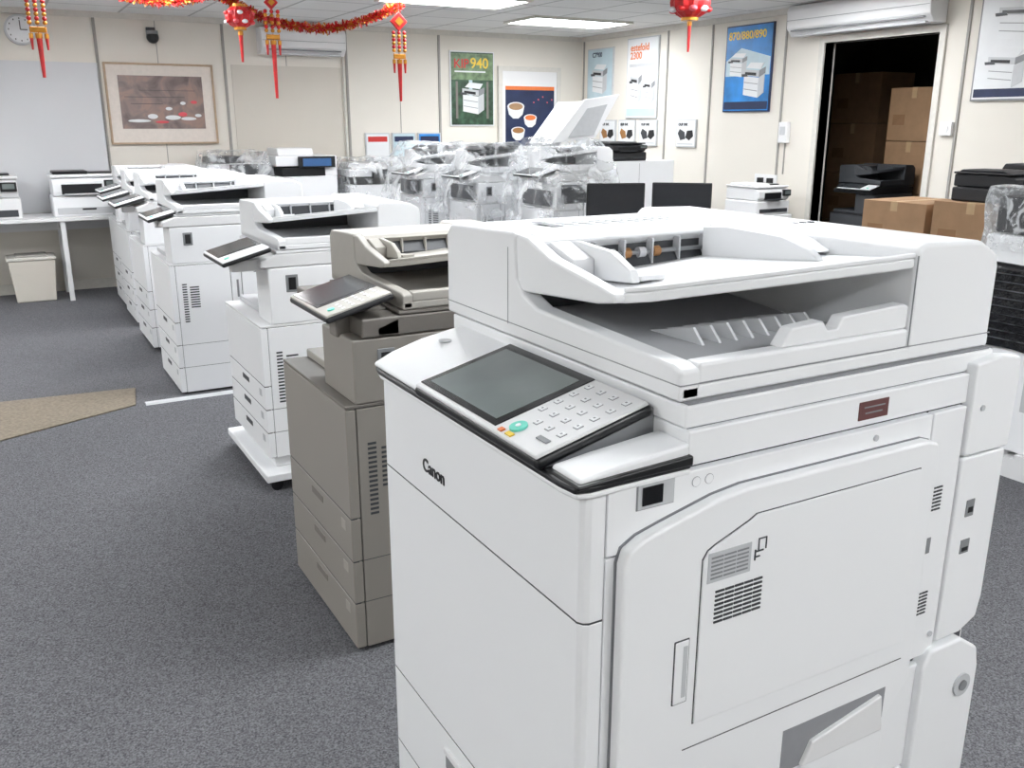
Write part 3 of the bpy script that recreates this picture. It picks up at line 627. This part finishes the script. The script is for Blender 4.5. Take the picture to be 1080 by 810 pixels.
def tassel(parent,x,z,L,r=.016,m=RED):
    cyl('tassel_knot',(x,0,z),r*1.1,.03,'z',GOLD,parent,10); cyl('tassel',(x,0,z-.015-L/2),r*.5,L,'z',m,parent,10,r2=r*.9); cyl('tassel_cord',(x,0,z+.03),.003,.06,'z',RED,parent,6)
def lantern(x,y,z,r,name='paper_lantern',L=.2,m=RED):
    c=empty(name,(x,y,z))
    bm=bmesh.new(); bmesh.ops.create_uvsphere(bm,u_segments=24,v_segments=12,radius=r)
    for v in bm.verts:
        a=math.atan2(v.co.y,v.co.x); k=1+.06*math.cos(a*12); v.co=Vector((v.co.x*k,v.co.y*k,v.co.z*.8))
    finish(bm,'globe',m,c,recenter=False)
    cyl('cap_top',(0,0,r*.8),r*.45,.02,'z',GOLD,c); cyl('cap_bottom',(0,0,-r*.8),r*.45,.02,'z',GOLD,c)
    tassel(c,0,-r*.8-.03,L); cyl('cord',(0,0,(CH-z+r*.8)/2),.003,CH-z-r*.8,'z',RED,c,6)
    for k in range(2):
        for i in range(9):
            a=i*math.tau/9+k*.35; sph('petal_%d_%d'%(k,i),(math.cos(a)*r*.92,math.sin(a)*r*.92,(-.35+k*.6)*r),r*.22,(PINK,PAPER,RED)[(i+k)%3],c,(1,1,.7))
    return c
def knot(x,y,zt,zb,s=.07):
    c=empty('hanging_knot',(x,y,zt))
    cyl('cord',(0,0,(CH-zt)/2-.02),.003,CH-zt+.04,'z',RED,c,6)
    prism('diamond',[(-s,-s),(0,0),(s,-s),(0,-2*s)],'y',-.012,.012,RED,c,.004)
    prism('diamond_core',[(-s*.5,-s),(0,-s*.5),(s*.5,-s),(0,-1.5*s)],'y',-.018,.018,GOLD,c)
    L=zt-zb
    for i,dx in enumerate((-.045,0,.045)):
        for j in range(6): sph('bead_%d_%d'%(i,j),(dx,0,-2*s-.01-j*.026),.014,GOLD if j%2 else RED,c)
    box('charm',-.05,.05,-.008,.008,-2*s-.20,-2*s-.165,GOLD,c,.006)
    tassel(c,0,-2*s-.22,max(.08,L-2*s-.24),.02)
    for dx in (-.045,.045): tassel(c,dx,-2*s-.22,.07,.012)
    return c
lantern(1.69,6.9,2.22,.095,L=.18)
knot(.40,6.9,2.36,1.78,.05); knot(1.92,6.9,2.38,1.67,.05); knot(2.90,6.9,2.32,1.66,.07)
lantern(4.60,5.5,2.34,.14,L=.18)
def garland(pts,y,name='tinsel_garland'):
    P=[Vector((p[0],y,p[1])) for p in pts]; S=[]
    for i in range(len(P)-1):
        p0=P[max(i-1,0)];p1=P[i];p2=P[i+1];p3=P[min(i+2,len(P)-1)]
        for k in range(40):
            t=k/40; S.append(.5*((2*p1)+(p2-p0)*t+(2*p0-5*p1+4*p2-p3)*t*t+(3*p1-p0-3*p2+p3)*t**3))
    bm=bmesh.new()
    for s in S:
        for k in range(10):
            d=Vector((random.uniform(-1,1),random.uniform(-1,1),random.uniform(-1,1))).normalized()*random.uniform(.028,.052)
            q=Vector((random.uniform(-1,1),random.uniform(-1,1),random.uniform(-1,1))).normalized()*.006
            vs=[bm.verts.new(s-q),bm.verts.new(s+q),bm.verts.new(s+d+q),bm.verts.new(s+d-q)]
            f=bm.faces.new(vs); f.material_index=random.choice((0,0,1))
    o=finish(bm,name,RED,None); o.data.materials.append(GOLD); return o
garland([(.75,2.39),(1.0,2.33),(1.3,2.32),(1.58,2.38),(1.8,2.29),(2.05,2.21),(2.35,2.19),(2.65,2.25),(2.88,2.34),(3.0,2.39)],7.1)

w=bpy.data.worlds.new('world'); SC.world=w; w.use_nodes=True; w.node_tree.nodes['Background'].inputs[0].default_value=(.9,.93,1,1); w.node_tree.nodes['Background'].inputs[1].default_value=.6
cd=bpy.data.cameras.new('camera'); cd.sensor_width=36; cd.lens=31.67; cd.clip_start=.02
co=bpy.data.objects.new('camera',cd); COL.objects.link(co); co.location=(0,0,1.5); co.rotation_euler=(R(73.85),0,R(-29.5)); SC.camera=co
